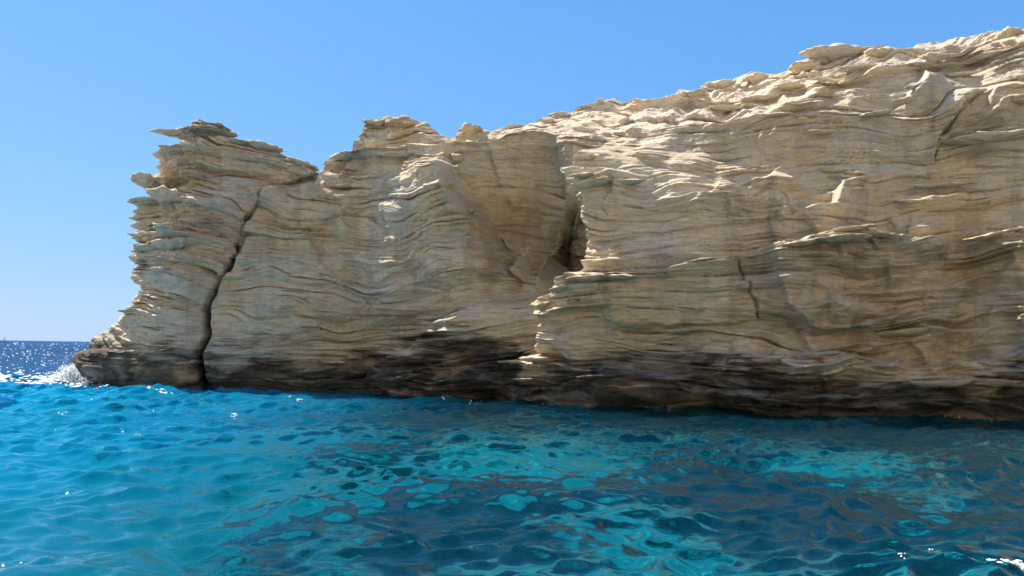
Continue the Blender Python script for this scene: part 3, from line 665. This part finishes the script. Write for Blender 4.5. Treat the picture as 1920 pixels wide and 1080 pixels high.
me, used = mesh_grid('seabed', np.stack([GX, GY, bedz], -1)); add_attr(me, 'reef_shade', reef_shade.ravel())
seabed = link('seabed', me, BED, kind='structure', label='pale sandy sea floor with dark reefs and painted cliff shade under the clear water', category='seabed')
seabed.cycles.is_caustics_receiver = True

# ------------------------------------------------------------------ sea surface
def spaced(a, b_, d0, d1):
    out = [a]
    while out[-1] < b_: out.append(out[-1] + d0 + (d1 - d0) * (out[-1] - a) / (b_ - a))
    return np.array(out)
wx = np.concatenate([-np.geomspace(9000, 36, 60), np.arange(-34, 24, 0.068), np.geomspace(25, 9000, 40)])
wy = np.concatenate([[-300, -80, -30, -10, 0, 3], spaced(5, 46, 0.045, 0.14), np.geomspace(46.5, 12000, 110)])
SX, SY = np.meshgrid(wx, wy)
rs = np.random.RandomState(11)
Zs = np.zeros_like(SX); hx = np.zeros_like(SX); hy = np.zeros_like(SX)
gap = np.maximum(np.gradient(wx)[None, :] + 0 * SX, np.gradient(wy)[:, None] + 0 * SX)
chop = 0.98 + 0.6 * sstep(-6, -22, SX)
calm = 1 - 0.35 * sstep(28, 38, SY) * sstep(-14, -4, SX)
for i in range(110):
    lam = float(np.exp(rs.uniform(math.log(0.24), math.log(5.0)))); k = 2 * math.pi / lam
    th = math.radians(-78) + rs.normal(0, 0.55); kx, ky = k * math.cos(th), k * math.sin(th)
    amp = 0.0078 * lam ** 0.95 * rs.uniform(0.5, 1.3) * (1.75 if lam < 0.6 else 1.4 if lam < 1.3 else 0.75)
    ph = kx * SX + ky * SY + rs.uniform(0, 6.28)
    ok = sstep(0.45 * lam, 0.2 * lam, gap)
    A = amp * ok * chop * calm
    Zs += A * np.cos(ph)
    hx += 0.6 * A * math.cos(th) * np.sin(ph); hy += 0.6 * A * math.sin(th) * np.sin(ph)
group_ = 1 + 0.5 * perlin(SX * 0.16, SY * 0.22, 0.4, 95)
Zs *= group_
SP = np.stack([SX - hx * group_, SY - hy * group_, Zs], -1)
me, used = mesh_grid('sea', SP); add_attr(me, 'depth', sea_depth(SX, SY).ravel()); add_attr(me, 'far', sstep(0.12, 0.8, gap).ravel())
sea = link('sea', me, SEA, kind='structure', label='clear turquoise sea rippling below the cliff and out to the horizon', category='sea')
sea.cycles.is_caustics_caster = True

# ------------------------------------------------------------------ foam, spray and flecks
from bisect import bisect_left
def wave_z(x, y):
    i = min(max(bisect_left(wy, y), 0), len(wy) - 1); j = min(max(bisect_left(wx, x), 0), len(wx) - 1)
    return float(Zs[i, j])
class Bits:
    def __init__(s): s.v = []; s.f = []
    def flake(s, x, y, r, rnd, h=0.02, stretch=1.6):
        n = 7; b0 = len(s.v); z = wave_z(x, y); a0 = rnd.uniform(0, 6.28)
        s.v.append((x, y, z + h + 0.3 * r * rnd.random()))
        for i in range(n):
            a = a0 + i * 6.283 / n; q = r * rnd.uniform(0.55, 1.15)
            s.v.append((x + math.cos(a) * q * stretch, y + math.sin(a) * q, z + h * 0.5))
        for i in range(n): s.f.append((b0, b0 + 1 + i, b0 + 1 + (i + 1) % n))
    def drop(s, x, y, z, r, rnd):
        b0 = len(s.v)
        for dx, dy, dz in ((1, 0, 0), (-1, 0, 0), (0, 1, 0), (0, -1, 0), (0, 0, 1), (0, 0, -1)):
            q = r * rnd.uniform(0.7, 1.3); s.v.append((x + dx * q, y + dy * q, z + dz * q))
        for t in ((0, 2, 4), (2, 1, 4), (1, 3, 4), (3, 0, 4), (2, 0, 5), (1, 2, 5), (3, 1, 5), (0, 3, 5)): s.f.append(tuple(b0 + i for i in t))
    def build(s, name, **kw):
        me = bpy.data.meshes.new(name); me.from_pydata(s.v, [], s.f); me.polygons.foreach_set('use_smooth', np.ones(len(s.f), bool)); me.update()
        return link(name, me, FOAM, **kw)
rnd = random.Random(21)
def along(line, t):
    k = min(int(t * (len(line) - 1)), len(line) - 2); f = t * (len(line) - 1) - k
    return line[k][0] + (line[k + 1][0] - line[k][0]) * f, line[k][1] + (line[k + 1][1] - line[k][1]) * f
# wash trailing from the headland's foot
wash = Bits()
for _ in range(1500):
    t = rnd.random() ** 0.8; a, b_ = along([(150, 722), (110, 716), (50, 714), (-40, 711), (-140, 708)], t)
    x, y = on_water(a + rnd.gauss(0, 12), b_ + rnd.gauss(0, 2.6 + 2.5 * (1 - t)))
    wash.flake(float(x), float(y), rnd.uniform(0.03, 0.17), rnd, 0.05)
for _ in range(380):
    t = rnd.random(); a, b_ = along([(140, 726), (190, 730), (250, 734), (320, 737)], t)
    x, y = on_water(a + rnd.gauss(0, 6), b_ + rnd.gauss(0, 1.4 * (1.2 - t)))
    wash.flake(float(x), float(y), rnd.uniform(0.015, 0.07), rnd, 0.03)
wash.build('wash_foam', kind='stuff', label='white foam trailing over the sea from the foot of the headland', category='foam')
# wave breaking against the headland
spl = Bits()
cx_, cy_ = on_water(128, 720); cx_, cy_ = float(cx_), float(cy_) + 0.3
for _ in range(3200):
    t = rnd.random() ** 1.7; hgt = 1.25 * t
    x = cx_ + rnd.gauss(0.15, 0.62) * (1 - 0.55 * t) + 0.15 * t; y = cy_ + rnd.gauss(0, 0.5)
    top = max(0.0, 1.25 - 0.75 * abs(x - cx_ - 0.2))
    spl.drop(x, y, min(hgt, top * rnd.uniform(0.6, 1.15)) + 0.03, rnd.uniform(0.012, 0.075) * (1.15 - 0.7 * t), rnd)
for _ in range(420):                                   # white core
    x = cx_ + rnd.gauss(0.2, 0.45); top = max(0.05, 1.05 - 0.8 * abs(x - cx_ - 0.25))
    spl.drop(x, cy_ + rnd.gauss(0, 0.35), top * rnd.random() ** 1.2, rnd.uniform(0.06, 0.15), rnd)
for _ in range(26):                                    # jets thrown up and outward
    a = rnd.gauss(-0.35, 0.5); v_ = rnd.uniform(2.6, 4.9); y = cy_ + rnd.gauss(0, 0.4); x0_ = cx_ + rnd.gauss(0.2, 0.3)
    for i in range(34):
        t = i / 34 * 0.55; x = x0_ + math.sin(a) * v_ * t; z = math.cos(a) * v_ * t - 4.9 * t * t
        if z > 0: spl.drop(x + rnd.gauss(0, 0.03), y, z, rnd.uniform(0.008, 0.035), rnd)
for _ in range(160):
    x, y = on_water(118 + rnd.gauss(0, 12), 718); spl.drop(float(x), float(y), rnd.uniform(0.2, 1.7), rnd.uniform(0.008, 0.022), rnd)
spl.build('breaking_wave', kind='stuff', label='white spray of a wave breaking on the headland corner', category='spray')
# thin line of foam at the foot of the wall
ft = Bits()
for _ in range(520):
    a = rnd.uniform(330, 1900); x, y = on_water(a, np.interp(a, [330, 540, 680, 960, 1300, 1600, 1900], [737, 740, 741, 755, 771, 780, 791]) + rnd.gauss(0, 1.3))
    if perlin(a * 0.02, 0.3, 0.3, 5) > 0.1: ft.flake(float(x), float(y), rnd.uniform(0.01, 0.035), rnd, 0.025, 2.2)
for _ in range(420):
    a = rnd.choice([rnd.uniform(975, 1010), rnd.uniform(1015, 1215), rnd.uniform(1040, 1130)])
    b_ = np.interp(a, [975, 1020, 1130, 1215], [752, 754, 759, 766]) + rnd.gauss(0, 1.1)
    x, y = on_water(a, b_); ft.flake(float(x), float(y), rnd.uniform(0.015, 0.06), rnd, 0.03)
ft.build('shore_foam', kind='stuff', label='thin broken line of foam along the foot of the buttress wall', category='foam')
# bright flecks on the open water; the far-left ones imitate sun glitter
fl = Bits()
for _ in range(420):
    a = rnd.uniform(-40, 200) if rnd.random() < 0.85 else rnd.uniform(200, 330); b_ = 641 + 75 * rnd.random() ** 1.5
    x, y = on_water(a, b_); q = float(y) / F
    if float(y) < 700: fl.flake(float(x), float(y), q * rnd.uniform(0.4, 1.3), rnd, 0.06 + 0.0006 * float(y), 2.2)
for a, b_, n_ in [(440, 779, 10), (437, 782, 6), (540, 747, 4), (562, 749, 5), (1045, 800, 5), (830, 752, 3), (76, 746, 5), (122, 776, 4), (230, 816, 4), (254, 819, 5), (268, 834, 3), (1690, 1061, 8), (1748, 1042, 4), (1845, 1070, 5), (1868, 1071, 5), (4, 1077, 8), (40, 1048, 2)]:
    for _ in range(n_):
        x, y = on_water(a + rnd.gauss(0, 3), b_ + rnd.gauss(0, 1)); fl.flake(float(x), float(y), float(y) / F * rnd.uniform(0.6, 1.5), rnd, 0.03)
for _ in range(160):
    x, y = on_water(1925 + rnd.gauss(0, 22), 1076 + rnd.gauss(0, 3)); fl.flake(float(x), float(y), rnd.uniform(0.008, 0.03), rnd, 0.02)
fl.build('foam_glint_flecks', kind='stuff', label='small white flecks of foam and imitated sun glitter over the water', category='foam')

# ------------------------------------------------------------------ flat rock in the low cave mouth, and the far sail
x, y = on_water(895, 748)
me = slab_mesh('rock', 2.4, 1.3, 0.4, 311)
for an, v in (('tide', 1.0), ('stain', 0.4), ('warm', 0.2), ('pale', 0.0), ('tone', 0.5)): add_attr(me, an, np.full(len(me.vertices), v))
rock = link('rock', me, ROCK, label='low flat wet rock just above the water before the small dark cave', category='rock')
rock.location = (float(x), float(y) + 0.3, 0.02); rock.rotation_euler = (0.05, 0.02, 0.3)

def plain(name, col, rough=0.6):
    b = NB(name); bs = b.n('ShaderNodeBsdfPrincipled'); bs.inputs['Roughness'].default_value = rough
    b.l(b.mix(b.noise(b.pos(), 2.0), col, tuple(c * 0.8 for c in col)), bs.inputs['Base Color']); b.l(bs.outputs[0], b.out.inputs[0]); return b.mat
d = ray(9, 637); Yb = 1500.0
boat = link('sailing_boat', None, None, label='tiny pale sailing boat far off on the horizon', category='boat'); boat.location = (float(d[0] / d[1] * Yb), Yb, 0)
hull_v = []
for i, (xx, w_, zt) in enumerate([(-6, 0.9, 1.2), (-3, 1.6, 1.1), (1, 1.7, 1.1), (4, 1.1, 1.3), (6.5, 0.05, 1.6)]):
    hull_v += [(xx, -w_, zt), (xx, -w_ * 0.6, -0.3), (xx, w_ * 0.6, -0.3), (xx, w_, zt)]
hull_f = [(4 * i + j, 4 * i + 4 + j, 4 * i + 5 + j, 4 * i + 1 + j) for i in range(4) for j in range(3)] + [(4 * i + 3, 4 * i + 7, 4 * i + 4, 4 * i) for i in range(4)] + [(0, 1, 2, 3)]
me = bpy.data.meshes.new('hull'); me.from_pydata(hull_v, [], hull_f); link('hull', me, plain('white_hull', (0.75, 0.75, 0.73)), boat)
me = bpy.data.meshes.new('mast'); n_ = 8
me.from_pydata([(0.8 + 0.09 * math.cos(i * 0.785), 0.09 * math.sin(i * 0.785), z_) for z_ in (1, 12) for i in range(n_)], [], [(i, (i + 1) % n_, n_ + (i + 1) % n_, n_ + i) for i in range(n_)]); link('mast', me, plain('alloy', (0.6, 0.6, 0.6), 0.4), boat)
me = bpy.data.meshes.new('sail')
me.from_pydata([(0.6, 0, 2.0), (-4.6, 0.5, 2.0), (-2.6, 0.75, 5.0), (-1.0, 0.4, 8.5), (0.6, 0, 11.5), (0.6, 0.05, 2.0), (-4.6, 0.55, 2.0), (-2.6, 0.8, 5.0), (-1.0, 0.45, 8.5), (0.6, 0.05, 11.5)], [], [(0, 1, 2, 3, 4), (9, 8, 7, 6, 5), (0, 5, 6, 1), (1, 6, 7, 2), (2, 7, 8, 3), (3, 8, 9, 4)]); link('sail', me, plain('sailcloth', (0.82, 0.81, 0.78)), boat)
